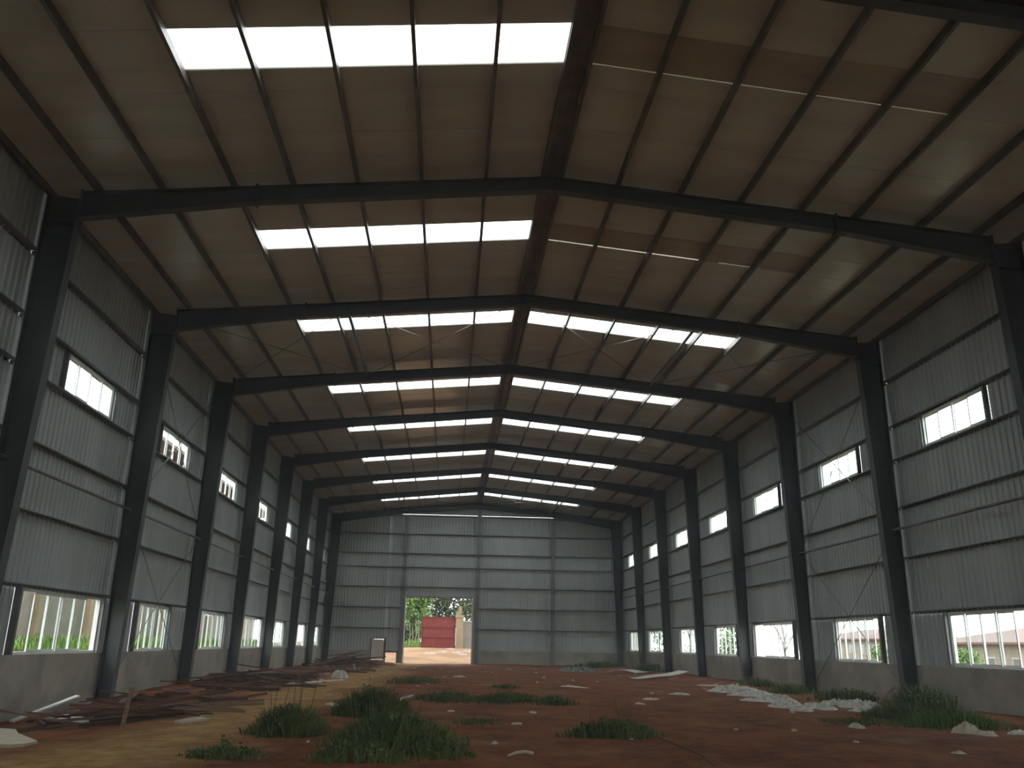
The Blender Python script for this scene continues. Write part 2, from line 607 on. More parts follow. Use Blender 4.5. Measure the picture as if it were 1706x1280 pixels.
# ---------------------------------------------------------------- far gable wall
DX0, DX1, DZ = -4.58, -0.16, 4.33       # gate opening
GX0 = -5.68                             # gap beside the opening
wall_far = MB()
wall_far.box((-9.86, Y_FAR, -0.6), (-6.62, Y_FAR + 0.22, 0.98))
wall_far.box((DX1 + 0.02, Y_FAR, -0.6), (9.86, Y_FAR + 0.22, 1.03))
wall_far = wall_far.build('wall_far', 'plaster')
tag(wall_far, 'far gable wall of grey corrugated steel above a low plastered base', kind='structure')
YF = Y_FAR + 0.1
gtop = lambda x: zroof(x) + 0.02
TOPG = 9.66
corrugated('cladding_sheet', 'x', YF, -9.84, -6.60, 0.96, TOPG, -1, wall_far)
corrugated('cladding_sheet', 'x', YF, -6.60, GX0, 1.70, TOPG, -1, wall_far)
corrugated('cladding_sheet', 'x', YF, GX0, DX0, 0.94, TOPG, -1, wall_far)
corrugated('cladding_sheet', 'x', YF, DX0, DX1, DZ, TOPG, -1, wall_far)
corrugated('cladding_sheet', 'x', YF, DX1, 9.84, 1.0, TOPG, -1, wall_far)
# top strip under the roof, a narrow slit of daylight below it
corrugated('cladding_sheet', 'x', YF + 0.02, -9.84, -6.9, TOPG, lambda x: max(TOPG + 0.02, gtop(x)), -1, wall_far)
corrugated('cladding_sheet', 'x', YF + 0.02, 6.0, 9.84, TOPG, lambda x: max(TOPG + 0.02, gtop(x)), -1, wall_far)
corrugated('cladding_sheet', 'x', YF + 0.02, -6.9, 0.1, TOPG + 0.014, gtop, -1, wall_far)
corrugated('cladding_sheet', 'x', YF + 0.02, 0.1, 6.0, TOPG + 0.012, gtop, -1, wall_far)
for gz in (2.33, 3.62, 4.93, 6.18, 7.07, 8.34, 9.55):
    spans = [(-9.7, -4.82), (-4.58, -0.02), (0.22, 4.88), (5.12, 9.7)]
    if gz < DZ:
        spans = [(-9.7, -4.82), (0.22, 4.88), (5.12, 9.7)]
    for a, b in spans:
        c_section('girt', 'x', a, b, (YF - 0.03, gz + 0.03), 0.16, 0.065, -1, 'girt', wall_far, horizontal=True)
for px in (-4.7, 0.1, 5.0):
    # I-shaped wind post
    zt = zroof(px) - 0.55
    p = MB()
    ya = 56.72
    yb = 56.95
    p.box((px - 0.12, ya, -0.1), (px + 0.12, ya + 0.012, zt))
    p.box((px - 0.12, yb - 0.012, -0.1), (px + 0.12, yb, zt))
    p.box((px - 0.006, ya + 0.012, -0.1), (px + 0.006, yb - 0.012, zt))
    p.build('wind_post', 'girt', wall_far)
# jambs and head of the opening
for jx in (DX0 + 0.03, DX1 - 0.03):
    MB().box((jx - 0.04, YF - 0.1, -0.05), (jx + 0.04, YF + 0.05, DZ)).build('jamb', 'alu', wall_far)
MB().box((DX0 + 0.07, YF - 0.1, DZ - 0.06), (DX1 - 0.07, YF + 0.05, DZ)).build('opening_head', 'girt', wall_far)
MB().box((-5.66, YF - 0.06, 0.84), (DX0 - 0.02, YF + 0.02, 0.94)).build('bottom_rail', 'wood2', wall_far)
MB().box((-4.98, YF - 0.05, -0.1), (-4.82, YF + 0.02, 0.84)).build('short_post', 'wood3', wall_far)
MB().box((-5.78, YF - 0.05, -0.1), (-5.66, YF + 0.02, 1.75)).build('short_post', 'steel', wall_far)

# small white personnel door in the far wall
door = empty('door_1', (-6.17, YF - 0.05, 0.40))
tag(door, 'small off-white personnel door in the far wall, left of the gate opening', kind='structure')
dl = MB().box((-0.38, -0.02, 0.03), (0.36, 0.02, 1.24)).build('leaf', 'doorw', door)
MB().box((-0.32, -0.03, 0.12), (0.30, -0.021, 0.58)).build('leaf_panel', 'doorw', dl)
MB().box((-0.32, -0.03, 0.68), (0.30, -0.021, 1.16)).build('leaf_panel', 'doorw', dl)
MB().box((0.25, -0.07, 0.36), (0.29, -0.03, 0.50)).build('handle', 'black', dl)
fr = MB().box((-0.45, -0.04, 0), (-0.39, 0.04, 1.31)).box((0.37, -0.04, 0), (0.43, 0.04, 1.31)).box((-0.39, -0.04, 1.25), (0.37, 0.04, 1.31))
fr.build('frame', 'steel', door)
MB().box((-0.47, -0.2, -0.6), (0.47, 0.2, -0.001)).build('threshold', 'plaster', door)

# ---------------------------------------------------------------- near gable wall (behind the viewer)
wall_near = MB().box((-9.86, Y_NEAR - 0.2, -0.6), (-2.3, Y_NEAR, SILL)).box((2.3, Y_NEAR - 0.2, -0.6), (9.86, Y_NEAR, SILL)).build('wall_near', 'plaster')
tag(wall_near, 'near gable wall behind the viewer', kind='structure')
corrugated('cladding_sheet', 'x', Y_NEAR - 0.1, -9.8, -2.3, SILL, gtop, 1, wall_near)
corrugated('cladding_sheet', 'x', Y_NEAR - 0.1, 2.3, 9.8, SILL, gtop, 1, wall_near)
corrugated('cladding_sheet', 'x', Y_NEAR - 0.1, -2.3, 2.3, DZ, gtop, 1, wall_near)

# ---------------------------------------------------------------- roof (ceiling)
ceiling = empty('ceiling', (0, 24, HR))
tag(ceiling, 'low-pitched roof of cream panels on steel purlins with translucent skylight strips', kind='structure')
CEIL_OFF = Vector((0, -24, -HR))


def cpart(mb, name, m):
    mb.v = [(x, y - 24, z - HR) for x, y, z in mb.v]
    return mb.build(name, m, ceiling)


def slab(sg, xa, xb, ya, yb, m='roof', th=0.075, lift=0.0):
    """one sandwich panel between |x|=xa..xb, y=ya..yb with chamfered joints on the underside"""
    c = 0.012
    prof = [(ya, 0.012), (ya + c, 0.0), (yb - c, 0.0), (yb, 0.012), (yb, th), (ya, th)]
    p0 = [(sg * xa, y, zroof(xa) + z + lift) for y, z in prof]
    p1 = [(sg * xb, y, zroof(xb) + z + lift) for y, z in prof]
    return cpart(MB().prism(None, p0, p1), 'roof_panel', m)


EAVE = 10.0
strips = [(Y_NEAR - 0.25, SKY_Y[0])]
for k in range(len(SKY_Y) - 1):
    strips.append((SKY_Y[k] + SKY_D, SKY_Y[k + 1]))
strips.append((SKY_Y[-1] + SKY_D, Y_FAR + 0.3))
rr = random.Random(3)
for sg in (-1, 1):
    for a, b in strips:
        if b - a > 3:
            cuts = [a, a + 0.58] + [a + 0.58 + (b - a - 0.58) * q / 4 for q in range(1, 5)]
        else:
            n = max(1, round((b - a) / 1.2))
            cuts = [a + (b - a) * q / n for q in range(n + 1)]
        for q in range(len(cuts) - 1):
            slab(sg, 0.0, EAVE, cuts[q], cuts[q + 1])
    for k, ys in enumerate(SKY_Y):
        ye = ys + SKY_D
        closed = sg > 0 and k <= 4
        slab(sg, 6.20, EAVE, ys, ye)
        slab(sg, 0.0, 0.19, ys, ye)
        if closed:
            gap = 0.02 if k != 4 else 0.05
            if k == 4:
                slab(sg, 0.19, 3.84, ys, ye - gap, 'roof_tan')
                slab(sg, 3.84, 4.3, ys, ye, 'roof_tan')
                slab(sg, 4.3, 5.3, ys, ye - 0.03, 'roof_tan')
                slab(sg, 5.3, 6.20, ys, ye, 'roof_tan')
            else:
                slab(sg, 0.19, 6.20, ys, ye - gap, 'roof_tan')
        else:
            for j in range(5):
                xa, xb = PURX[j], PURX[j + 1]
                mb = MB()
                th = 0.006
                q = []
                for z in (0.02, 0.02 + th):
                    q += [(sg * xa, ys, zroof(xa) + z), (sg * xb, ys, zroof(xb) + z), (sg * xb, ye, zroof(xb) + z), (sg * xa, ye, zroof(xa) + z)]
                mb.hexa(q)
                cpart(mb, 'skylight_pane', 'frp')

# ridge flashing below the joint of the two slopes
mb = MB()
mb.hexa([(-0.19, Y_NEAR, zroof(0.19) - 0.016), (0.0, Y_NEAR, HR - 0.016), (0.0, Y_FAR, HR - 0.016), (-0.19, Y_FAR, zroof(0.19) - 0.016),
         (-0.19, Y_NEAR, zroof(0.19) - 0.004), (0.0, Y_NEAR, HR - 0.004), (0.0, Y_FAR, HR - 0.004), (-0.19, Y_FAR, zroof(0.19) - 0.004)])
mb.hexa([(0.0, Y_NEAR, HR - 0.016), (0.19, Y_NEAR, zroof(0.19) - 0.016), (0.19, Y_FAR, zroof(0.19) - 0.016), (0.0, Y_FAR, HR - 0.016),
         (0.0, Y_NEAR, HR - 0.004), (0.19, Y_NEAR, zroof(0.19) - 0.004), (0.19, Y_FAR, zroof(0.19) - 0.004), (0.0, Y_FAR, HR - 0.004)])
cpart(mb, 'ridge_flashing', 'purlin')

# purlins, one length for each bay
PD = 0.15
for sg in (-1, 1):
    for x in PURX:
        zt = zroof(x + 0.03) - 0.002
        for i in range(len(FR_Y) - 1):
            a, b = FR_Y[i], FR_Y[i + 1]
            if i == 0:
                a = Y_NEAR
            if i == len(FR_Y) - 2:
                b = Y_FAR
            o = c_section('purlin', 'y', a - 24, b - 24, (sg * (x - 0.03), zt - HR), PD, 0.062, sg, 'purlin', ceiling)

# ---------------------------------------------------------------- portal frames
def i_member(mb, a0, a1, b0, b1, y, fw, tf=0.014, tw=0.010):
    """tapered I section in the plane y; a0-a1 outer edge line, b0-b1 inner edge line (x,z)"""
    h = fw / 2

    def strip(p0, p1, q0, q1, y0, y1):
        mb.hexa([(p0[0], y0, p0[1]), (q0[0], y0, q0[1]), (q0[0], y1, q0[1]), (p0[0], y1, p0[1]),
                 (p1[0], y0, p1[1]), (q1[0], y0, q1[1]), (q1[0], y1, q1[1]), (p1[0], y1, p1[1])])

    def toward(p, q, d):
        v = Vector((q[0] - p[0], q[1] - p[1]))
        v = v.normalized() * d
        return (p[0] + v.x, p[1] + v.y)

    ia0, ia1 = toward(a0, b0, tf), toward(a1, b1, tf)
    ib0, ib1 = toward(b0, a0, tf), toward(b1, a1, tf)
    strip(a0, a1, ia0, ia1, y - h, y + h)
    strip(ib0, ib1, b0, b1, y - h, y + h)
    strip(ia0, ia1, ib0, ib1, y - tw / 2, y + tw / 2)


FNAME = ['', '', '', 'front', 'nearest fully visible', 'second', 'third', 'fourth', 'fifth', 'sixth', 'seventh', 'last']
for i, y in enumerate(FR_Y):
    f = empty('portal_frame', (0, y, 0))
    if i >= 4:
        lab = {4: 'dark grey steel portal frame nearest the viewer with both columns in sight',
               11: 'dark grey steel portal frame against the far gable wall'}.get(i, 'dark grey steel portal frame, %s of those spanning the hall' % FNAME[i])
        if i not in (4, 11):
            lab = 'dark grey steel portal frame, %s one in front of the far gable frame' % {5: 'sixth', 6: 'fifth', 7: 'fourth', 8: 'third', 9: 'second', 10: 'first'}[i]
    elif i == 3:
        lab = 'dark grey steel portal frame with only its rafter seen at the top right'
    else:
        lab = 'dark grey steel portal frame behind the viewer'
    tag(f, lab, 'steel frame', 'portal frames of the hall')
    for sg in (-1, 1):
        fw = 0.24
        xo = sg * 9.58
        ztop = zroof(9.58) - PD - 0.01
        kd = 0.60        # depth at the knee
        xi_b, xi_t = sg * 9.26, sg * (9.58 - kd)
        m1 = MB()
        i_member(m1, (xo, 0.05), (xo, ztop), (xi_b, 0.05), (xi_t, ztop - 0.06), 0, fw)
        # web stiffeners and knee plate
        for zz in (ztop - 0.62,):
            m1.box((min(xo, xi_t), -0.1, zz), (max(xo, xi_t), 0.1, zz + 0.012))
        m1.build('column', 'steel', f)
        rt = lambda x: zroof(x) - PD - 0.004
        m2 = MB()
        xk = sg * (9.58 - kd - 0.001)
        xm = sg * 5.75
        dk, dm, dr = 0.54, 0.33, 0.29
        i_member(m2, (xk, rt(xk)), (xm, rt(xm)), (xk, rt(xk) - dk), (xm, rt(xm) - dm), 0, 0.20)
        i_member(m2, (xm, rt(xm)), (sg * 0.005, rt(0.005)), (xm, rt(xm) - dm), (sg * 0.005, rt(0.005) - dr), 0, 0.20)
        m2.build('rafter', 'steel', f)
        for xs, ext in ((xm, dm), (xk + sg * 0.0, dk)):
            MB().box((xs - 0.018, -0.11, rt(xs) - ext - 0.05), (xs + 0.018, 0.11, rt(xs) + 0.04)).build('splice_plate', 'steel', f)
        MB().box((min(xo, xi_b) - 0.05, -0.16, 0.02), (max(xo, xi_b) + 0.05, 0.16, 0.05)).build('base_plate', 'steel', f)
    MB().box((-0.02, -0.11, zroof(0) - PD - 0.33), (0.02, 0.11, zroof(0) - PD - 0.01)).build('ridge_plate', 'steel', f)

# ---------------------------------------------------------------- ties, struts and brace rods
for side in (-1, 1):
    nm = 'left' if side < 0 else 'right'
    for i in range(3, 11):
        a, b = FR_Y[i], FR_Y[i + 1]
        o = MB().tube([(side * 9.44, a + 0.02, 4.42), (side * 9.44, b - 0.02, 4.42)], 0.035, 8).build('tie_tube', 'girt')
        tag(o, ('steel tie tube on the %s wall above its %s low window' % (nm, BAYNAME[i])) if i > 3 else 'steel tie tube at mid height of the %s wall beside the viewer' % nm, 'tube', 'tie tubes along the %s wall' % nm)
    for i in (5, 10):
        a, b = FR_Y[i], FR_Y[i + 1]
        xs = side * 4.70
        zs = zroof(4.7) - PD - 0.14
        o = MB().tube([(xs, a + 0.02, zs), (xs, b - 0.02, zs)], 0.045, 10).build('roof_strut', 'girt')
        tag(o, 'round steel strut below the %s roof slope, %s' % (nm, 'in the third skylight row' if i == 5 else 'in the farthest skylight row'), 'strut', 'roof struts on the %s slope' % nm)
        for xa, xb in ((0.1, 4.7), (4.7, 9.0)):
            for ya, yb in ((a + 0.08, b - 0.08), (b - 0.08, a + 0.08)):
                o = MB().tube([(side * xa, ya, zroof(xa) - PD - 0.12), (side * xb, yb, zroof(xb) - PD - (0.12 if ya < yb else 0.15))], 0.011, 6).build('brace_rod', 'rod')
                tag(o, 'brace rod below %s slope, %s half, running %s, %s skylight row' % (nm, 'ridge' if xa < 1 else 'eave', 'toward the eave' if ya < yb else 'toward the ridge', 'third' if i == 5 else 'farthest'), 'brace rod', 'brace rods under the %s slope' % nm)
    i = 5
    a, b = FR_Y[i], FR_Y[i + 1]
    for z0, z1 in ((0.35, 4.35), (4.5, 8.9)):
        for ya, yb, dx in ((a + 0.12, b - 0.12, 0), (b - 0.12, a + 0.12, 0.03)):
            o = MB().tube([(side * (9.50 - dx), ya, z0), (side * (9.50 - dx), yb, z1)], 0.012, 6).build('brace_rod', 'rod')
            tag(o, 'thin brace rod on the %s wall, %s cross, %s away from the viewer' % (nm, 'lower' if z0 < 1 else 'upper', 'rising' if ya < yb else 'falling'), 'brace rod', 'wall brace rods on the %s side' % nm)


# ================================================================== OUTSIDE
def lumpy(name, c, rx, ry, h, m, seed=0, rot=0.0, rings=7, seg=22, rough=0.35, parent=None, nscale=3.0):
    """a crumpled heap resting on the ground: irregular outline, folded top"""
    mb = MB()
    vs = []
    ca, sa = math.cos(rot), math.sin(rot)

    def pt(u, v):
        r_ = 1.0 + 0.28 * noise.noise(Vector((math.cos(v) * 1.3, math.sin(v) * 1.3, seed * 3.7)))
        r_ += 0.14 * noise.noise(Vector((math.cos(v) * 4, math.sin(v) * 4, seed * 1.7 + 9)))
        x, y = math.cos(v) * u * r_ * rx, math.sin(v) * u * r_ * ry
        X, Y = c[0] + x * ca - y * sa, c[1] + x * sa + y * ca
        f = (1 - u ** 3.5)
        a_, b_ = x / max(rx, 0.3) * 2.0, y / max(ry, 0.3) * 2.0
        n = (0.5 - abs(noise.noise(Vector((a_, b_, seed * 2.3))))) * 1.1 + (0.5 - abs(noise.noise(Vector((a_ * 2.6, b_ * 2.6, seed + 5))))) * 0.7
        z = ground_z(X, Y) - 0.012 + h * f * max(0.12, 0.62 + (n - 0.72) * rough * 1.5) + 0.012 * (1 - u)
        return (X, Y, z)
    vs.append(pt(0, 0))
    for i in range(1, rings + 1):
        for k in range(seg):
            vs.append(pt(i / rings, 2 * math.pi * k / seg))
    fs = [(0, 1 + k, 1 + (k + 1) % seg) for k in range(seg)]
    for i in range(rings - 1):
        for k in range(seg):
            a = 1 + i * seg + k
            b = 1 + i * seg + (k + 1) % seg
            fs.append((a, a + seg, b + seg, b))
    # closed underside
    base = len(vs)
    for k in range(seg):
        p = vs[1 + (rings - 1) * seg + k]
        vs.append((p[0], p[1], p[2] - 0.03))
    for k in range(seg):
        a = 1 + (rings - 1) * seg + k
        b = 1 + (rings - 1) * seg + (k + 1) % seg
        fs.append((a, base + k, base + (k + 1) % seg, b))
    fs.append(tuple(base + k for k in range(seg - 1, -1, -1)))
    mb.add(vs, fs)
    return mb.build(name, m, parent)


def leaf_cloud(mb, c, rad, n, size, rnd, flat=1.0):
    for _ in range(n):
        while True:
            q = Vector((rnd.uniform(-1, 1), rnd.uniform(-1, 1), rnd.uniform(-1, 1)))
            if 0.25 < q.length < 1:
                break
        p = Vector(c) + Vector((q.x * rad[0], q.y * rad[1], q.z * rad[2]))
        d = Vector((rnd.uniform(-1, 1), rnd.uniform(-1, 1), rnd.uniform(-1, 0.5))).normalized()
        s_ = d.cross(Vector((rnd.uniform(-1, 1), rnd.uniform(-1, 1), rnd.uniform(-1, 1)))).normalized()
        L = size * rnd.uniform(0.7, 1.3)
        w = L * 0.32
        a = p
        b = p + d * L * 0.5 + s_ * w
        e = p + d * L
        g = p + d * L * 0.5 - s_ * w
        mb.add([a, b, e, g], [(0, 1, 2, 3)])


def make_tree(name, base, height, crown, m_leaf, m_bark, label, seed, n_br=7, leaves=2600, lsize=0.28, group=None, trunk_r=0.14, bare=False, lean=0.0):
    rnd = random.Random(seed)
    r = empty(name, base)
    tag(r, label, 'tree', group)
    top = Vector((lean, 0, height * 0.75))
    tr = MB().tube([(0, 0, -0.3), (lean * 0.2, 0.05, height * 0.25), (lean * 0.6, -0.05, height * 0.5), top], [trunk_r, trunk_r * 0.8, trunk_r * 0.6, trunk_r * 0.25], 8)
    t = tr.build('trunk', m_bark, r, True)
    lf = MB()
    for k in range(n_br):
        a = 2 * math.pi * k / n_br + rnd.uniform(-0.4, 0.4)
        h0 = height * rnd.uniform(0.28, 0.62)
        h1 = height * rnd.uniform(0.55, 0.95)
        rr_ = crown * rnd.uniform(0.5, 1.0)
        p0 = Vector((lean * h0 / height, 0, h0))
        p2 = Vector((math.cos(a) * rr_ + lean, math.sin(a) * rr_, h1))
        p1 = (p0 + p2) / 2 + Vector((0, 0, 0.12 * height))
        bb = MB().tube([p0, p1, p2], [trunk_r * 0.45, trunk_r * 0.3, trunk_r * 0.1], 6)
        bo = bb.build('branch', m_bark, r, True)
        if bare:
            for q in range(5):
                f = rnd.uniform(0.3, 0.95)
                s0 = p1.lerp(p2, f)
                s1 = s0 + Vector((rnd.uniform(-1, 1), rnd.uniform(-1, 1), rnd.uniform(0.2, 1.2))) * crown * 0.35
                MB().tube([s0, (s0 + s1) / 2 + Vector((0.05, 0, 0.05)), s1], [trunk_r * 0.14, trunk_r * 0.1, trunk_r * 0.04], 5).build('twig', m_bark, bo, True)
        else:
            leaf_cloud(lf, p2, (crown * 0.55, crown * 0.55, height * 0.17), leaves // (n_br + 1), lsize, rnd)
    if not bare:
        leaf_cloud(lf, top + Vector((0, 0, height * 0.08)), (crown * 0.7, crown * 0.7, height * 0.2), leaves // (n_br + 1), lsize, rnd)
        lf.build('foliage', m_leaf, r)
    return r


def blades(mb, cx, cy, rx, ry, n, h, rnd, width=0.012, zf=None, lean=0.5):
    zf = zf or ground_z
    for _ in range(n):
        while True:
            u, v = rnd.gauss(0, 0.5), rnd.gauss(0, 0.5)
            if u * u + v * v <= 1.7:
                break
        x, y = cx + u * rx, cy + v * ry
        if abs(cx) < 9.6 and -9 < cy < 57 and abs(x) > 9.2:
            continue
        z = zf(x, y) - 0.02
        fall = max(0.3, 1.0 - 0.5 * (u * u + v * v))
        hh = h * rnd.uniform(0.45, 1.05) * fall
        a = rnd.uniform(0, 2 * math.pi)
        ln = rnd.uniform(0.1, lean) * hh
        dx, dy = math.cos(a) * ln + u * 0.25 * hh, math.sin(a) * ln + v * 0.25 * hh
        w = width * rnd.uniform(0.7, 1.4)
        b = a + math.pi / 2 + rnd.uniform(-0.5, 0.5)
        wx, wy = math.cos(b) * w, math.sin(b) * w
        mb.add([(x - wx, y - wy, z), (x + wx, y + wy, z), (x + dx * 0.4 + wx * 0.8, y + dy * 0.4 + wy * 0.8, z + hh * 0.6),
                (x + dx * 0.4 - wx * 0.8, y + dy * 0.4 - wy * 0.8, z + hh * 0.6), (x + dx, y + dy, z + hh * 0.95)],
               [(0, 1, 2, 3), (3, 2, 4)])


def grass_clump(name, c, rx, ry, h, n, label, seed, m='grass', stems=0, stem_h=0.5, group='grass clumps inside the hall', width=0.012, leafy=0):
    rnd = random.Random(seed)
    r = empty(name, (c[0], c[1], ground_z(c[0], c[1])))
    tag(r, label, 'grass', group)
    off = Vector((c[0], c[1], ground_z(c[0], c[1])))
    mb = MB()
    blades(mb, c[0], c[1], rx, ry, n, h, rnd, width)
    for _ in range(leafy // 2):
        a = rnd.uniform(0, 6.28)
        q = rnd.uniform(0, 1) ** 0.8
        x, y = c[0] + math.cos(a) * q * rx * 0.9, c[1] + math.sin(a) * q * ry * 0.9
        leaf_cloud(mb, (x, y, ground_z(x, y) + h * rnd.uniform(0.2, 0.85) * (1.1 - 0.6 * q)), (0.09, 0.09, 0.06), 7, 0.06, rnd)
    mb.v = [(p[0] - off.x, p[1] - off.y, p[2] - off.z) for p in mb.v]
    tag(mb.build('blades', m, r), kind='stuff')
    for _ in range(stems):
        x, y = rnd.uniform(-rx, rx) * 0.6, rnd.uniform(-ry, ry) * 0.6
        hh = stem_h * rnd.uniform(0.75, 1.1)
        l1, l2 = rnd.uniform(-0.08, 0.08), rnd.uniform(-0.08, 0.08)
        MB().tube([(x, y, 0), (x + l1, y + l2, hh * 0.6), (x + l1 * 1.8, y + l2 * 1.5, hh)], [0.006, 0.005, 0.003], 5).build('stem', 'stem', r)
    return r


# ---- beyond the gate opening
gate = empty('yard_gate', (-2.45, 68, 1.10))
tag(gate, 'red sheet-metal yard gate leaf seen through the far opening', 'gate')
c0 = corrugated('sheet', 'x', 0.0, -1.25, 1.25, 0.03, 2.28, -1, gate, 'red', 0.16)
for zz, nm in ((0.03, 'rail'), (0.78, 'rail'), (1.5, 'rail'), (2.26, 'rail')):
    MB().box((-1.27, -0.07, zz - 0.03), (1.27, -0.03, zz + 0.03)).build(nm, 'red_dark', gate)
for xx in (-1.27, 1.27):
    MB().box((xx - 0.03, -0.07, 0.0), (xx + 0.03, 0.02, 2.30)).build('stile', 'red_dark', gate)
pil = empty('gate_pillar', (-0.86, 68.1, 1.0))
tag(pil, 'tan masonry gate pillar with a broken stepped top beside the red gate', 'pillar')
MB().box((-0.28, -0.25, -0.3), (0.28, 0.25, 2.35)).build('shaft', 'pillar', pil)
MB().box((-0.34, -0.3, 2.35), (0.34, 0.3, 2.55)).build('capital', 'pillar', pil)
MB().box((-0.26, -0.2, 2.55), (0.12, 0.2, 2.78)).build('block', 'pillar', pil)
MB().box((-0.10, -0.2, 2.78), (0.16, 0.2, 3.18)).build('block', 'pillar', pil)
yw = MB().box((-0.57, 68.1, 0.4), (14, 68.35, 3.05)).build('yard_wall', 'block')
tag(yw, 'grey block yard wall to the right of the red gate', 'wall')
wc = MB().box((-0.57, 68.05, 3.05), (14.02, 68.4, 3.13)).build('coping', 'conc', yw)
rr = random.Random(11)
for k, (px, py, sx_, sy_, h_) in enumerate(((716, 1089, 0.9, 0.5, 0.16), (738, 1086, 0.7, 0.35, 0.14), (762, 1088, 0.8, 0.4, 0.2), (778, 1086, 0.8, 0.4, 0.25), (752, 1082, 0.9, 0.3, 0.16), (771, 1091, 0.7, 0.3, 0.12))):
    p = on_ground(px, py)
    o = lumpy('rubble_heap', (p.x, min(p.y, 66.9)), sx_ * 0.5, sy_, h_ * 0.8, 'rubble', 20 + k, rough=0.6)
    tag(o, 'low heap of pale rubble on the sand before the red gate', 'rubble', 'rubble in the yard beyond the opening')

TG = 'trees beyond the far opening'
def dense_tree(name, base, height, crown, m_leaf, m_bark, label, seed, leaves, lsize, z0, group=TG, trunk_r=0.16):
    """tree whose foliage reaches from z0 (share of its height) to the top"""
    rnd = random.Random(seed)
    r = make_tree(name, base, height, crown * 0.8, m_leaf, m_bark, label, seed, 7, leaves // 4, lsize, group, trunk_r)
    lf = MB()
    n = 16
    for k in range(n):
        a = rnd.uniform(0, 6.28)
        q = rnd.uniform(0.1, 0.85) * crown
        z = height * rnd.uniform(z0, 0.95)
        leaf_cloud(lf, (math.cos(a) * q, math.sin(a) * q, z), (crown * 0.42, crown * 0.42, height * 0.12), leaves // n, lsize, rnd)
    lf.build('foliage', m_leaf, r)
    return r


dense_tree('leafy_tree', (-6.0, 77, 1.0), 6.2, 1.5, 'leaf', 'pale_bark', 'bright green leafy tree at the left edge of the far opening', 31, 5200, 0.24, 0.28)
dense_tree('leafy_tree', (-4.5, 81, 1.0), 6.6, 1.4, 'leaf', 'pale_bark', 'bright green tree with pale stems left of the red gate', 32, 5200, 0.24, 0.3)
dense_tree('olive_tree', (-2.0, 89, 1.0), 8.6, 2.3, 'leaf_dark', 'bark', 'dull olive tree rising behind the red gate', 33, 9000, 0.26, 0.25, trunk_r=0.22)
dense_tree('olive_tree', (0.6, 84.5, 1.0), 6.8, 1.7, 'leaf_dark', 'bark', 'dark tree with spreading branches behind the gate pillar', 34, 3000, 0.24, 0.35, trunk_r=0.2)
dense_tree('bush', (-4.7, 79, 1.0), 3.2, 1.3, 'leaf', 'bark', 'low green bush in the gap left of the red gate', 36, 4200, 0.2, 0.05, trunk_r=0.06)
dense_tree('bush', (-6.0, 80, 1.0), 3.4, 1.3, 'leaf_dark', 'bark', 'low olive bush at the left edge of the far opening', 37, 4200, 0.2, 0.05, trunk_r=0.06)
dense_tree('leafy_tree', (-8.8, 84, 1.0), 7.5, 2.2, 'leaf', 'bark', 'green tree left of the opening beyond the yard', 35, 4200, 0.28, 0.25)
for k, (x, y, h) in enumerate(((-5.0, 74, 2.2), (-4.75, 73.4, 1.9), (-4.3, 74.6, 2.4), (-4.55, 75.5, 2.5))):
    o = MB().tube([(x, y, 0.9), (x + 0.15, y, 0.9 + h * 0.5), (x + 0.05, y, 0.9 + h)], [0.05, 0.045, 0.03], 6).build('sapling_stem', 'pale_bark')
    tag(o, 'pale leaning stem standing in the grass left of the red gate', 'stem', 'pale stems beyond the opening')
rnd = random.Random(5)
mb = MB()
for q in range(22):
    blades(mb, rnd.uniform(-10, -3.6), rnd.uniform(71.5, 76), 0.8, 0.8, 70, 0.75, rnd, 0.03)
o = mb.build('grass_strip', 'grass_bright')
tag(o, 'tall bright grass at the foot of the trees beyond the opening', 'grass', kind='stuff')

# ---- outside the left wall
pw = MB().box((-16.25, 4, 0.3), (-16.0, 66, 4.3)).build('perimeter_wall', 'block')
tag(pw, 'beige perimeter wall outside the left windows', 'wall')
for k in range(14):
    yy = 5 + k * 4.4
    MB().box((-15.98, yy - 0.18, 0.3), (-15.8, yy + 0.18, 4.35)).build('pier', 'pillar', pw)
mb = MB()
for q in range(300):
    blades(mb, rnd.uniform(-14.7, -11.2), rnd.uniform(22, 58), 0.6, 0.6, 34, 0.62, rnd, 0.022)
o = mb.build('grass_bank', 'grass_bright')
tag(o, 'bright green grass bank outside the left windows', 'grass', kind='stuff')

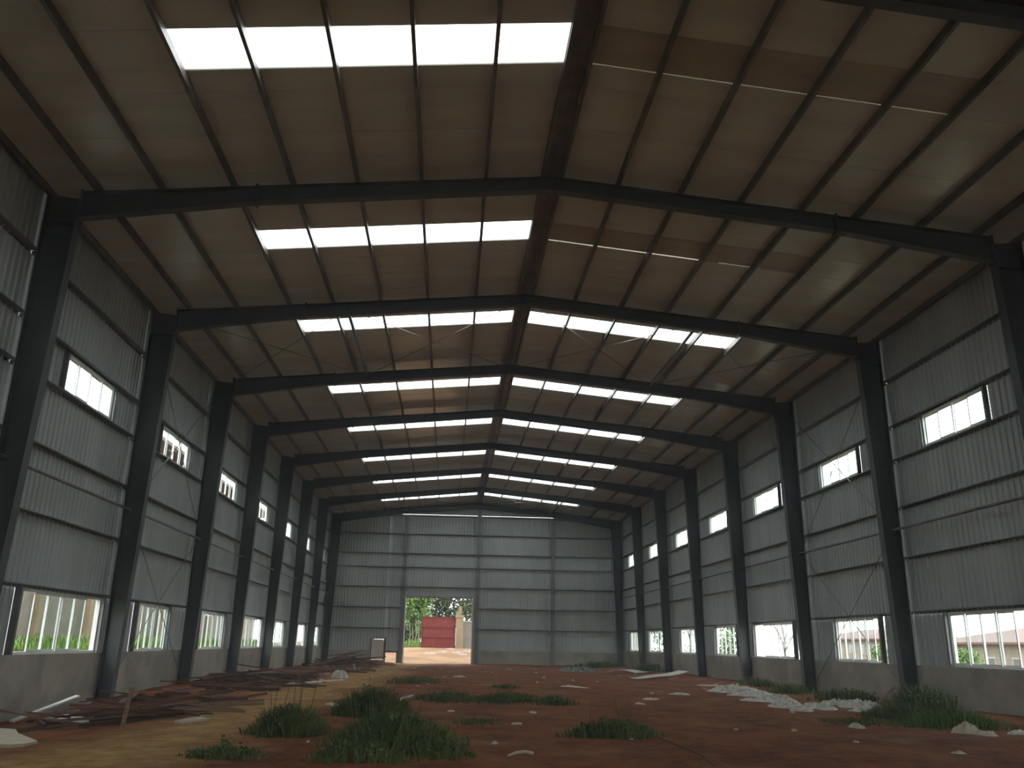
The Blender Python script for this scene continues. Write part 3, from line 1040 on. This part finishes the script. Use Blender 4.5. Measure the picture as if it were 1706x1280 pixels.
def house(name, loc, sx, sy, h, roof_h, wall_m, roof_m, label, floors=1, wins=4, over=0.7, balcony=False):
    r = empty(name, loc)
    tag(r, label, 'house')
    MB().box((-sx / 2, -sy / 2, 0), (sx / 2, sy / 2, h)).build('walls', wall_m, r)
    a, b = sx / 2 + over, sy / 2 + over
    ins = min(a, b) * 0.9
    rx, ry = max(a - ins, 0.2), max(b - ins, 0.2)
    mb = MB()
    mb.hexa([(-a, -b, h + 0.001), (a, -b, h + 0.001), (a, b, h + 0.001), (-a, b, h + 0.001), (-a, -b, h + 0.2), (a, -b, h + 0.2), (a, b, h + 0.2), (-a, b, h + 0.2)])
    mb.hexa([(-a, -b, h + 0.2), (a, -b, h + 0.2), (a, b, h + 0.2), (-a, b, h + 0.2), (-rx, -ry, h + roof_h), (rx, -ry, h + roof_h), (rx, ry, h + roof_h), (-rx, ry, h + roof_h)])
    mb.build('roof', roof_m, r)
    fh = h / floors
    for fl in range(floors):
        z0 = fl * fh + fh * 0.33
        z1 = fl * fh + fh * 0.75
        for k in range(wins):
            for face in ('x-', 'x+', 'y-'):
                if face == 'y-':
                    c = -sx / 2 + sx * (k + 0.5) / wins
                    w = MB().box((c - 0.6, -sy / 2 - 0.05, z0), (c + 0.6, -sy / 2 - 0.001, z1)).build('window', 'hwhite', r)
                    MB().box((c - 0.5, -sy / 2 - 0.06, z0 + 0.1), (c + 0.5, -sy / 2 - 0.051, z1 - 0.1)).build('pane', 'hwin', w)
                else:
                    sg = -1 if face == 'x-' else 1
                    c = -sy / 2 + sy * (k + 0.5) / wins
                    x0, x1 = sorted((sg * (sx / 2 + 0.001), sg * (sx / 2 + 0.05)))
                    w = MB().box((x0, c - 0.6, z0), (x1, c + 0.6, z1)).build('window', 'hwhite', r)
                    x0, x1 = sorted((sg * (sx / 2 + 0.051), sg * (sx / 2 + 0.06)))
                    MB().box((x0, c - 0.5, z0 + 0.1), (x1, c + 0.5, z1 - 0.1)).build('pane', 'hwin', w)
        if balcony and fl > 0:
            for sg in (1,):
                z = fl * fh
                MB().box((sx / 2 + 0.001, -sy / 2, z - 0.15), (sx / 2 + 1.4, sy / 2, z)).build('balcony_slab', 'hwhite', r)
                MB().box((sx / 2 + 1.3, -sy / 2, z), (sx / 2 + 1.4, sy / 2, z + 0.9)).build('parapet', 'hwhite', r)
    return r


house('apartment_house', (-24.5, 62, 0.8), 10, 30, 11.2, 2.4, 'hwall2', 'hroof', 'tall pinkish house with white balconies seen through the high left windows', 4, 7, 1.6, True)
house('cream_house', (56, 78, -2.4), 14, 22, 4.55, 1.75, 'hwall', 'hroof', 'cream bungalow with red-brown hipped roof seen through the nearest low right window', 1, 6)
house('distant_house', (62, 127, -2.4), 12, 17, 5.2, 1.6, 'hwall', 'hroof', 'cream house with a hipped roof seen through the second low right window', 2, 5)
house('rust_house', (58, 106, -2.4), 6, 8, 4.9, 1.0, 'hwall2', 'hroof', 'small rust coloured house right of the distant cream house', 1, 3)
wt = empty('water_tower', (57, 113.5, -2.4))
tag(wt, 'dark water tank on a slender stand beside the rust coloured house', 'water tower')
MB().tube([(0, 0, 5.9), (0, 0, 7.0)], 0.8, 14).build('tank', 'hwin', wt)
for a, b in ((-0.6, -0.6), (0.6, -0.6), (0.6, 0.6), (-0.6, 0.6)):
    MB().tube([(a, b, 0), (a, b, 5.9)], 0.08, 6).build('leg', 'conc', wt)
pp = empty('utility_pole', (43, 76.5, -2.2))
tag(pp, 'thin utility pole beside the cream bungalow', 'pole')
MB().tube([(0, 0, 0), (0, 0, 6.2)], [0.14, 0.1], 8).build('shaft', 'bark', pp)
MB().box((-0.05, -0.8, 5.7), (0.05, 0.8, 5.82)).build('crossarm', 'bark', pp)
TR = 'trees outside the right wall'
for k, (px, py, X, h, cr, kind, lab) in enumerate((
        (1306, 1062, 24, 4.6, 2.0, 'bare', 'bare branching pale tree outside the third low right window'),
        (1222, 1060, 17, 4.4, 1.6, 'leaf', 'green tree outside the fourth low right window'),
        (1150, 1058, 16, 5.0, 1.7, 'leaf', 'green tree outside the fifth low right window'),
        (1098, 1060, 17, 4.6, 1.6, 'leaf_dark', 'olive tree outside the sixth low right window'),
        (1062, 1060, 16, 4.6, 1.4, 'leaf', 'green tree outside the farthest low right window'),
        (1470, 1085, 30, 3.0, 1.3, 'leaf', 'low green bush outside the second low right window'),
        (1606, 1085, 30, 2.8, 1.2, 'leaf', 'low green bush outside the nearest low right window'))):
    p = on_x(px, py, X)
    g = ground_z(p.x, p.y)
    if kind == 'bare':
        make_tree('bare_tree', (p.x, p.y, g), h, cr, 'leaf', 'bark', lab, 60 + k, 10, 1500, 0.2, TR, 0.13, bare=True)
    else:
        dense_tree('bushy_tree', (p.x, p.y, g), h, cr, kind, 'bark', lab, 60 + k, 2600, 0.17, 0.12, TR, 0.09)

# ================================================================== INSIDE: weeds, timber, litter
G = lambda px, py: on_ground(px, py)
p = G(482, 1224)
grass_clump('weed_clump', (p.x, p.y), 0.52, 0.42, 0.50, 1000, 'weed clump with tall dry brown stems, left of the middle of the floor', 101, stems=7, stem_h=0.72, leafy=90)
p = G(622, 1192)
grass_clump('weed_clump', (p.x, p.y), 0.66, 0.75, 0.58, 1300, 'tall green weed clump left of the centre, behind the nearest big one', 102, stems=4, stem_h=0.6, leafy=120)
p = G(655, 1240)
grass_clump('weed_clump', (p.x, p.y), 0.80, 0.85, 0.46, 1700, 'largest weed clump in the foreground, left of centre', 103, leafy=170, stems=3, stem_h=0.5)
p = G(600, 1266)
grass_clump('weed_clump', (p.x, p.y), 0.55, 0.4, 0.26, 700, 'low weed patch at the bottom edge below the largest clump', 104, leafy=70)
p = G(730, 1262)
grass_clump('weed_clump', (p.x, p.y), 0.40, 0.40, 0.24, 420, 'thin weed tuft just right of the largest foreground clump', 105, leafy=40)
p = G(372, 1262)
grass_clump('weed_clump', (p.x, p.y), 0.45, 0.35, 0.18, 480, 'low weed patch at the bottom left of the floor', 106, leafy=40)
p = G(745, 1168)
grass_clump('weed_clump', (p.x, p.y), 0.75, 1.0, 0.26, 800, 'broad low weed strip behind the centre, its left part', 107, leafy=60)
p = G(845, 1170)
grass_clump('weed_clump', (p.x, p.y), 0.85, 0.95, 0.27, 900, 'broad low weed strip behind the centre, its middle part', 108, leafy=60)
p = G(926, 1172)
grass_clump('weed_clump', (p.x, p.y), 0.45, 0.7, 0.22, 500, 'broad low weed strip behind the centre, its right end', 109, leafy=30)
p = G(1020, 1229)
grass_clump('weed_clump', (p.x, p.y), 0.66, 0.45, 0.30, 1100, 'lone weed clump with a few dry stalks, right of centre', 110, stems=5, stem_h=0.5, leafy=70)
p = G(690, 1138)
grass_clump('weed_clump', (p.x, p.y), 1.0, 1.4, 0.28, 500, 'distant weed patch in front of the gate opening', 111, leafy=40)
p = G(842, 1146)
grass_clump('weed_clump', (p.x, p.y), 0.5, 0.9, 0.18, 300, 'small distant weed patch right of the gate opening', 112)
p = G(1585, 1211)
grass_clump('grass_tuft', (p.x, p.y), 0.85, 0.8, 0.36, 1700, 'bright grass tuft at the foot of the right wall, nearest the viewer', 113, m='grass_mid', width=0.011)
p = G(1500, 1196)
grass_clump('grass_tuft', (p.x, p.y), 0.65, 0.7, 0.34, 1100, 'grass tuft beside the end of the white plastic litter', 114)
p = G(1560, 1182)
grass_clump('dark_shrub', (p.x - 0.25, p.y), 0.75, 0.8, 0.62, 900, 'dark leafy shrub against the right wall behind the bright tuft', 115, leafy=150, stems=3, stem_h=0.8)
p = G(1395, 1166)
grass_clump('grass_tuft', (p.x + 0.3, p.y), 0.8, 1.2, 0.34, 700, 'grass behind the white plastic litter at the right wall', 116, leafy=40)
p = G(1300, 1155)
grass_clump('grass_tuft', (p.x + 0.3, p.y), 0.6, 1.2, 0.34, 600, 'grass tuft behind the far end of the plastic litter', 117, leafy=30)
p = G(1085, 1118)
grass_clump('grass_tuft', (p.x, p.y), 1.0, 1.2, 0.5, 600, 'bright grass tuft behind the bent metal sheets', 118, m='grass_mid', leafy=60, width=0.02)
p = G(1010, 1112)
grass_clump('grass_tuft', (p.x - 0.4, min(p.y, 55.6)), 1.6, 0.7, 0.45, 700, 'grass along the foot of the far wall on the right', 119, leafy=50, width=0.02)
p = G(1240, 1142)
grass_clump('grass_tuft', (8.8, p.y), 0.4, 2.0, 0.35, 450, 'thin grass along the right wall beyond the plastic litter', 120, width=0.014)
p = G(1440, 1205)
grass_clump('grass_tuft', (p.x, p.y), 0.9, 0.7, 0.16, 420, 'short sparse grass in front of the plastic litter', 121)
p = G(795, 1205)
grass_clump('weed_clump', (p.x, p.y), 0.5, 0.6, 0.14, 260, 'sparse low weeds in the middle of the red earth', 122)

# ---- timber piles, each stick placed on what lies below it
HG = {}


def hgt(x, y):
    k = (round(x / 0.12), round(y / 0.12))
    return max(HG.get(k, -9), ground_z(x, y))


def lay(cx, cy, ang, L, w, t, m, label, group, rnd):
    ns = 14
    best = None
    for tilt in (-0.14, -0.08, -0.03, 0.0, 0.03, 0.08, 0.14):
        need = -9
        for i in range(ns + 1):
            s_ = (i / ns - 0.5) * L
            x, y = cx + math.cos(ang) * s_, cy + math.sin(ang) * s_
            need = max(need, hgt(x, y) - tilt * s_)
        if best is None or need < best[0]:
            best = (need, tilt)
    z0, tilt = best
    zc = z0 + t / 2 - 0.006
    for i in range(3 * ns + 1):
        s_ = (i / (3 * ns) - 0.5) * L
        x, y = cx + math.cos(ang) * s_, cy + math.sin(ang) * s_
        HG[(round(x / 0.12), round(y / 0.12))] = z0 + tilt * s_ + t - 0.006
    key = (round(L, 1), w, t)
    me = PLANK.get((key, m))
    if me is None:
        mb = MB()
        h0, h1, b0, b1 = t / 2, t / 2 * 0.92, w / 2, w / 2 * 0.9
        # slightly bowed board of two segments
        vs = []
        for x, hh, bb, bow in ((-L / 2, h1, b1, 0), (-L * 0.1, h0, b0, 0.004 * L), (L * 0.22, h0, b0 * 0.97, 0.003 * L), (L / 2, h1, b1 * 0.95, -0.002 * L)):
            vs += [(x, -bb + bow, -hh), (x, bb + bow, -hh), (x, bb + bow, hh), (x, -bb + bow, hh)]
        fs = [(0, 1, 2, 3), (15, 14, 13, 12)]
        for sgm in range(3):
            a = sgm * 4
            fs += [(a, a + 4, a + 5, a + 1), (a + 1, a + 5, a + 6, a + 2), (a + 2, a + 6, a + 7, a + 3), (a + 3, a + 7, a + 4, a)]
        mb.add(vs, fs)
        me = mb.mesh('timber')
        me.materials.append(M[m])
        PLANK[(key, m)] = me
    o = bpy.data.objects.new('timber_stick', me)
    COL.objects.link(o)
    o.location = (cx, cy, zc)
    o.rotation_euler = (0, -math.atan(tilt), ang)
    tag(o, label, 'timber', group)
    return o


PLANK = {}


def pile(n, xr, yr, ang0, spread, label, group, seed, cluster=None, lmin=1.0, lmax=2.6):
    rnd = random.Random(seed)
    for _ in range(n):
        if cluster and rnd.random() < cluster[3]:
            cx, cy = rnd.gauss(cluster[0], cluster[2]), rnd.gauss(cluster[1], cluster[2] * 1.6)
        else:
            cx, cy = rnd.uniform(*xr), rnd.uniform(*yr)
        L = rnd.choice((lmin, (lmin + lmax) / 2, lmax, lmin + 0.5))
        a = ang0 + rnd.gauss(0, spread)
        # keep both ends clear of the wall
        ex = abs(math.cos(a)) * L / 2
        cx = max(cx, -9.5 + ex)
        cy = min(max(cy, yr[0]), yr[1])
        w, t = rnd.choice(((0.07, 0.035), (0.05, 0.05), (0.10, 0.025), (0.06, 0.045)))
        lay(cx, cy, a, L, w, t, rnd.choice(('wood', 'wood', 'wood2', 'wood2', 'wood3')), label, group, rnd)


pile(92, (-8.5, -5.9), (14.8, 20.6), 0.3, 0.5, 'reddish brown timber stick in the near pile by the left wall', 'timber in the near pile', 1, (-7.3, 16.2, 0.45, 0.35), 0.7, 1.7)
pile(110, (-8.8, -6.3), (23.2, 35.0), 0.5, 0.6, 'reddish brown timber stick in the long middle pile by the left wall', 'timber in the middle pile', 2, (-7.6, 28.0, 0.7, 0.35), 0.8, 2.2)
pile(98, (-8.9, -5.7), (37.0, 54.5), 0.4, 0.8, 'reddish brown timber stick in the farthest pile near the white door', 'timber in the far pile', 3, (-7.4, 49.5, 0.8, 0.6), 1.2, 3.0)


def stick(name, a, b, w, h, m, label, cat):
    o = MB().beam((0, 0, 0), Vector(b) - Vector(a), w, h).build(name, m)
    o.location = a
    tag(o, label, cat)
    return o


p = G(203, 1214)
stick('timber_stake', (p.x, p.y, p.z - 0.02), (p.x + 0.03, p.y + 0.1, p.z + 0.56), 0.06, 0.05, 'wood3', 'pale timber stake standing upright in the near pile', 'stake')
a = G(18, 1206)
b = on_y(130, 1160, a.y + 0.9)
stick('white_trim_strip', (a.x, a.y, a.z + 0.03), (b.x, b.y, b.z), 0.16, 0.03, 'white', 'long white metal trim leaning up over the near timber pile', 'trim strip')


def board(name, pts, z_t, m, label, cat, lift=0.0):
    """flat broken board with an irregular outline on the ground; pts are photo pixels of its outline"""
    g = [G(*q) for q in pts]
    c = sum(g, Vector()) / len(g)
    z = max(q.z for q in g) + lift
    n = len(g)
    vs = [(q.x - c.x, q.y - c.y, -0.01) for q in g] + [(q.x - c.x, q.y - c.y, z_t) for q in g]
    fs = [tuple(range(n - 1, -1, -1)), tuple(range(n, 2 * n))] + [(i, (i + 1) % n, n + (i + 1) % n, n + i) for i in range(n)]
    o = MB().add(vs, fs).build(name, m)
    o.location = (c.x, c.y, z)
    tag(o, label, cat)
    return o


board('broken_board', [(-14, 1228), (24, 1228), (28, 1234), (42, 1237), (62, 1240), (40, 1245), (20, 1247), (-16, 1250)], 0.035, 'beige', 'broken beige board lying at the left edge of the floor', 'board')
board('metal_flashing', [(74, 1203), (110, 1203), (146, 1205), (148, 1208), (138, 1211), (100, 1210), (82, 1208)], 0.05, 'galv', 'shiny metal flashing lying before the near timber pile', 'flashing')
board('tan_board', [(290, 1206), (312, 1200), (330, 1198), (350, 1201), (332, 1203), (300, 1207)], 0.03, 'beige', 'tan board lying at the right end of the near timber pile', 'board')
a, b = G(478, 1142), G(572, 1135)
stick('white_batten', (a.x, a.y, a.z + 0.03), (b.x, b.y, b.z + 0.04), 0.10, 0.05, 'white', 'long white batten lying along the edge of the middle timber pile', 'batten')
p = G(565, 1129)
o = lumpy('white_sack', (p.x, p.y), 0.34, 0.34, 0.42, 'plastic', 71, rough=0.2)
tag(o, 'rounded off-white sack before the far timber pile', 'sack')
p = G(592, 1117)
stick('white_stake', (p.x, p.y, p.z), (p.x - 0.1, p.y, p.z + 0.28), 0.07, 0.05, 'white', 'short white offcut standing in the far timber pile', 'offcut')
a, b = G(663, 1171), G(687, 1167)
stick('metal_offcut', (a.x, a.y, a.z + 0.05), (b.x, b.y, b.z + 0.1), 0.06, 0.03, 'galv', 'short shiny metal slat at the right of the tall weed clump', 'slat')


def bent_sheet(name, c, lx, ly, rot, amp, m, label, curl=0.3, seed=0):
    r = empty(name, (c[0], c[1], ground_z(c[0], c[1])))
    tag(r, label, 'metal sheet')
    nx, ny = 26, 6
    vs = []
    for sgn in (0, 1):
        for j in range(ny + 1):
            for i in range(nx + 1):
                u, v = i / nx - 0.5, j / ny - 0.5
                z = 0.03 + amp * (0.5 + 0.5 * math.sin(u * 5 + seed)) + curl * max(0, u) ** 2 + 0.012 * math.sin(v * 40) + 0.006 * sgn
                x, y = u * lx, v * ly
                X, Y = x * math.cos(rot) - y * math.sin(rot), x * math.sin(rot) + y * math.cos(rot)
                vs.append((X, Y, z + ground_z(c[0] + X, c[1] + Y) - ground_z(c[0], c[1])))
    N = (nx + 1) * (ny + 1)
    fs = []
    for j in range(ny):
        for i in range(nx):
            a = j * (nx + 1) + i
            fs.append((a + N, a + 1 + N, a + nx + 2 + N, a + nx + 1 + N))
            fs.append((a, a + nx + 1, a + nx + 2, a + 1))
    MB().add(vs, fs).build('sheet', m, r, True)
    return r


p = G(1098, 1131)
bent_sheet('bent_sheet', (p.x, p.y), 2.3, 0.9, 0.25, 0.10, 'white', 'bent white metal sheet with its right end curling up by the right wall', 0.9, 1.2)
p = G(1050, 1123)
bent_sheet('bent_sheet', (p.x, p.y), 2.0, 1.2, -0.5, 0.14, 'galv', 'dull grey metal sheet lying behind the white one', 0.25, 2.4)
p = G(962, 1119)
o = lumpy('tarpaulin', (p.x, p.y), 1.0, 0.7, 0.38, 'tarp', 81, rough=0.8)
tag(o, 'crumpled dark grey tarpaulin near the far wall', 'tarpaulin')
p = G(985, 1120)
o = lumpy('tarpaulin', (p.x, p.y), 0.55, 0.5, 0.26, 'tarp', 82, rough=0.8)
tag(o, 'smaller crumpled grey tarpaulin right of the larger one', 'tarpaulin')

PG = 'white plastic litter along the right wall'
for k, (px, py, rx, ry, h, lab) in enumerate((
        (1222, 1153, 0.75, 0.6, 0.30, 'crumpled white plastic heap at the far end of the litter row'),
        (1250, 1158, 0.6, 0.55, 0.22, 'crumpled plastic second from the far end of the litter row'),
        (1262, 1168, 0.55, 0.35, 0.10, 'thin plastic scrap reaching out from the litter row onto the earth'),
        (1290, 1168, 0.60, 0.55, 0.24, 'crumpled white plastic in the middle of the litter row'),
        (1312, 1178, 0.65, 0.42, 0.18, 'crumpled plastic nearest the red earth in the litter row'),
        (1335, 1185, 0.38, 0.26, 0.14, 'tan stained plastic scrap at the front of the litter row'),
        (1362, 1180, 0.55, 0.35, 0.18, 'flat white plastic right of the middle of the litter row'),
        (1398, 1175, 0.55, 0.40, 0.22, 'crumpled plastic with dark folds near the near end of the litter row'),
        (1430, 1178, 0.48, 0.38, 0.24, 'crumpled plastic beside the broken stick in the litter row'),
        (1460, 1187, 0.55, 0.35, 0.15, 'white plastic scrap at the near end of the litter row'))):
    p = G(px, py)
    o = lumpy('plastic_sheet', (min(p.x, 8.7), p.y), rx, ry, h, 'plastic', 40 + k, rot=0.3 * k, rough=0.55, nscale=5.5, rings=11, seg=36)
    tag(o, lab, 'plastic sheet', PG)
a = G(1468, 1176)
stick('broken_stick', (a.x - 0.18, a.y - 0.04, a.z - 0.01), (a.x + 0.42, a.y + 0.1, a.z + 0.40), 0.05, 0.05, 'wood3', 'pale broken stick poking up from the plastic litter', 'stick')
for k, (px, py, rx, ry, h, lab) in enumerate((
        (1612, 1222, 0.26, 0.18, 0.24, 'torn beige paper sack standing before the bright grass tuft'),
        (1642, 1226, 0.28, 0.2, 0.14, 'crumpled beige paper scrap right of the torn sack'),
        (1428, 1213, 0.16, 0.13, 0.12, 'round white plastic bag on the earth before the grass'),
        (1600, 1256, 0.12, 0.09, 0.05, 'small pale scrap alone on the red earth at the right'),
        (1700, 1223, 0.25, 0.2, 0.08, 'white scrap at the right edge of the floor'),
        (553, 1175, 0.22, 0.16, 0.07, 'pale crumpled paper on the earth left of the tall weed clump'),
        (1132, 1158, 0.35, 0.28, 0.09, 'white crumpled sheet on the earth before the bent metal sheets'),
        (1085, 1166, 0.32, 0.2, 0.07, 'tan scrap on the earth right of centre'),
        (1065, 1174, 0.14, 0.14, 0.06, 'small white scrap right of centre in front of the tan one'),
        (955, 1145, 0.5, 0.4, 0.06, 'flat pale sheet on the earth before the tarpaulin'),
        (824, 1240, 0.05, 0.05, 0.05, 'tiny white pebble in the foreground left of centre'),
        (765, 1128, 0.35, 0.3, 0.08, 'flat pale scrap on the earth before the gate opening'),
        (1180, 1143, 0.5, 0.35, 0.08, 'tan flat scrap along the edge of the right-hand litter'))):
    p = G(px, py)
    o = lumpy('litter_scrap', (p.x, p.y), rx, ry, h, 'beige' if k in (0, 1, 5, 7, 12) else 'plastic', 90 + k, rot=k, rough=0.6, nscale=6)
    tag(o, lab, 'litter')
# bone-like pale root in the foreground
p = G(868, 1262)
o = MB().tube([(-0.16, -0.03, 0.02), (-0.06, 0.0, 0.05), (0.05, 0.03, 0.06), (0.15, 0.03, 0.04)], [0.012, 0.02, 0.018, 0.022], 8).build('pale_root', 'beige')
o.location = (p.x, p.y, p.z - 0.005)
tag(o, 'pale curved root lying in the foreground below the lone weed clump', 'root')
# dry creeper from the lone clump to the bottom edge
pts = [G(*q) for q in ((1075, 1218), (1100, 1232), (1140, 1248), (1172, 1262), (1190, 1279))]
o = MB().tube([(q.x - pts[0].x, q.y - pts[0].y, q.z - pts[0].z + 0.015) for q in pts], 0.008, 6).build('dry_creeper', 'stem')
o.location = pts[0]
tag(o, 'thin dry creeper trailing from the lone weed clump to the bottom edge', 'creeper')
rnd = random.Random(77)
meshes = []
for q in range(5):
    mb = MB()
    w, h, t = rnd.uniform(0.06, 0.12), rnd.uniform(0.04, 0.08), rnd.uniform(0.015, 0.03)
    pr_ = [(math.cos(a) * w * rnd.uniform(0.7, 1.2), math.sin(a) * h * rnd.uniform(0.7, 1.2)) for a in [i * math.pi / 3.5 for i in range(7)]]
    mb.prism(None, [(x, y, -0.012) for x, y in pr_], [(x * 0.8, y * 0.8, t) for x, y in pr_])
    me = mb.mesh('chip')
    me.materials.append(M['white' if q % 2 else 'beige'])
    meshes.append(me)
for k in range(90):
    if k < 55:
        x, y = rnd.uniform(-4.5, 8.2), rnd.uniform(12, 50)
    else:
        x, y = rnd.uniform(-8.6, -4.6), rnd.uniform(30, 55)
    o = bpy.data.objects.new('litter_chip', meshes[k % 5])
    COL.objects.link(o)
    s_ = rnd.uniform(0.5, 1.3)
    o.scale = (s_, s_, s_)
    o.location = (x, y, ground_z(x, y) + 0.01)
    o.rotation_euler = (0, 0, rnd.uniform(0, 6))
    tag(o, 'small pale chip of debris scattered on the red earth', 'chip', 'pale chips scattered on the floor')

# ---------------------------------------------------------------- haze volume added inside the hall to imitate a bluish lens veil
hz = bpy.data.materials.new('added_haze')
hz.use_nodes = True
nt = hz.node_tree
nt.nodes.clear()
o = nt.nodes.new('ShaderNodeOutputMaterial')
vs = nt.nodes.new('ShaderNodeVolumeScatter')
vs.inputs['Color'].default_value = (0.80, 0.92, 1.0, 1)
vs.inputs['Density'].default_value = 0.0035
nt.links.new(vs.outputs[0], o.inputs['Volume'])
M['haze'] = hz
mb = MB()
prof = [(-9.6, -0.3), (9.6, -0.3), (9.6, zroof(9.6) - 0.01), (0, HR - 0.02), (-9.6, zroof(9.6) - 0.01)]
mb.prism(None, [(x, Y_NEAR + 0.05, z) for x, z in prof], [(x, Y_FAR - 0.02, z) for x, z in prof])
mb.f = [tuple(reversed(f)) for f in mb.f]
haze = mb.build('haze', 'haze')
tag(haze, 'thin bluish haze added in the hall to imitate a veil of light', 'haze', kind='stuff')
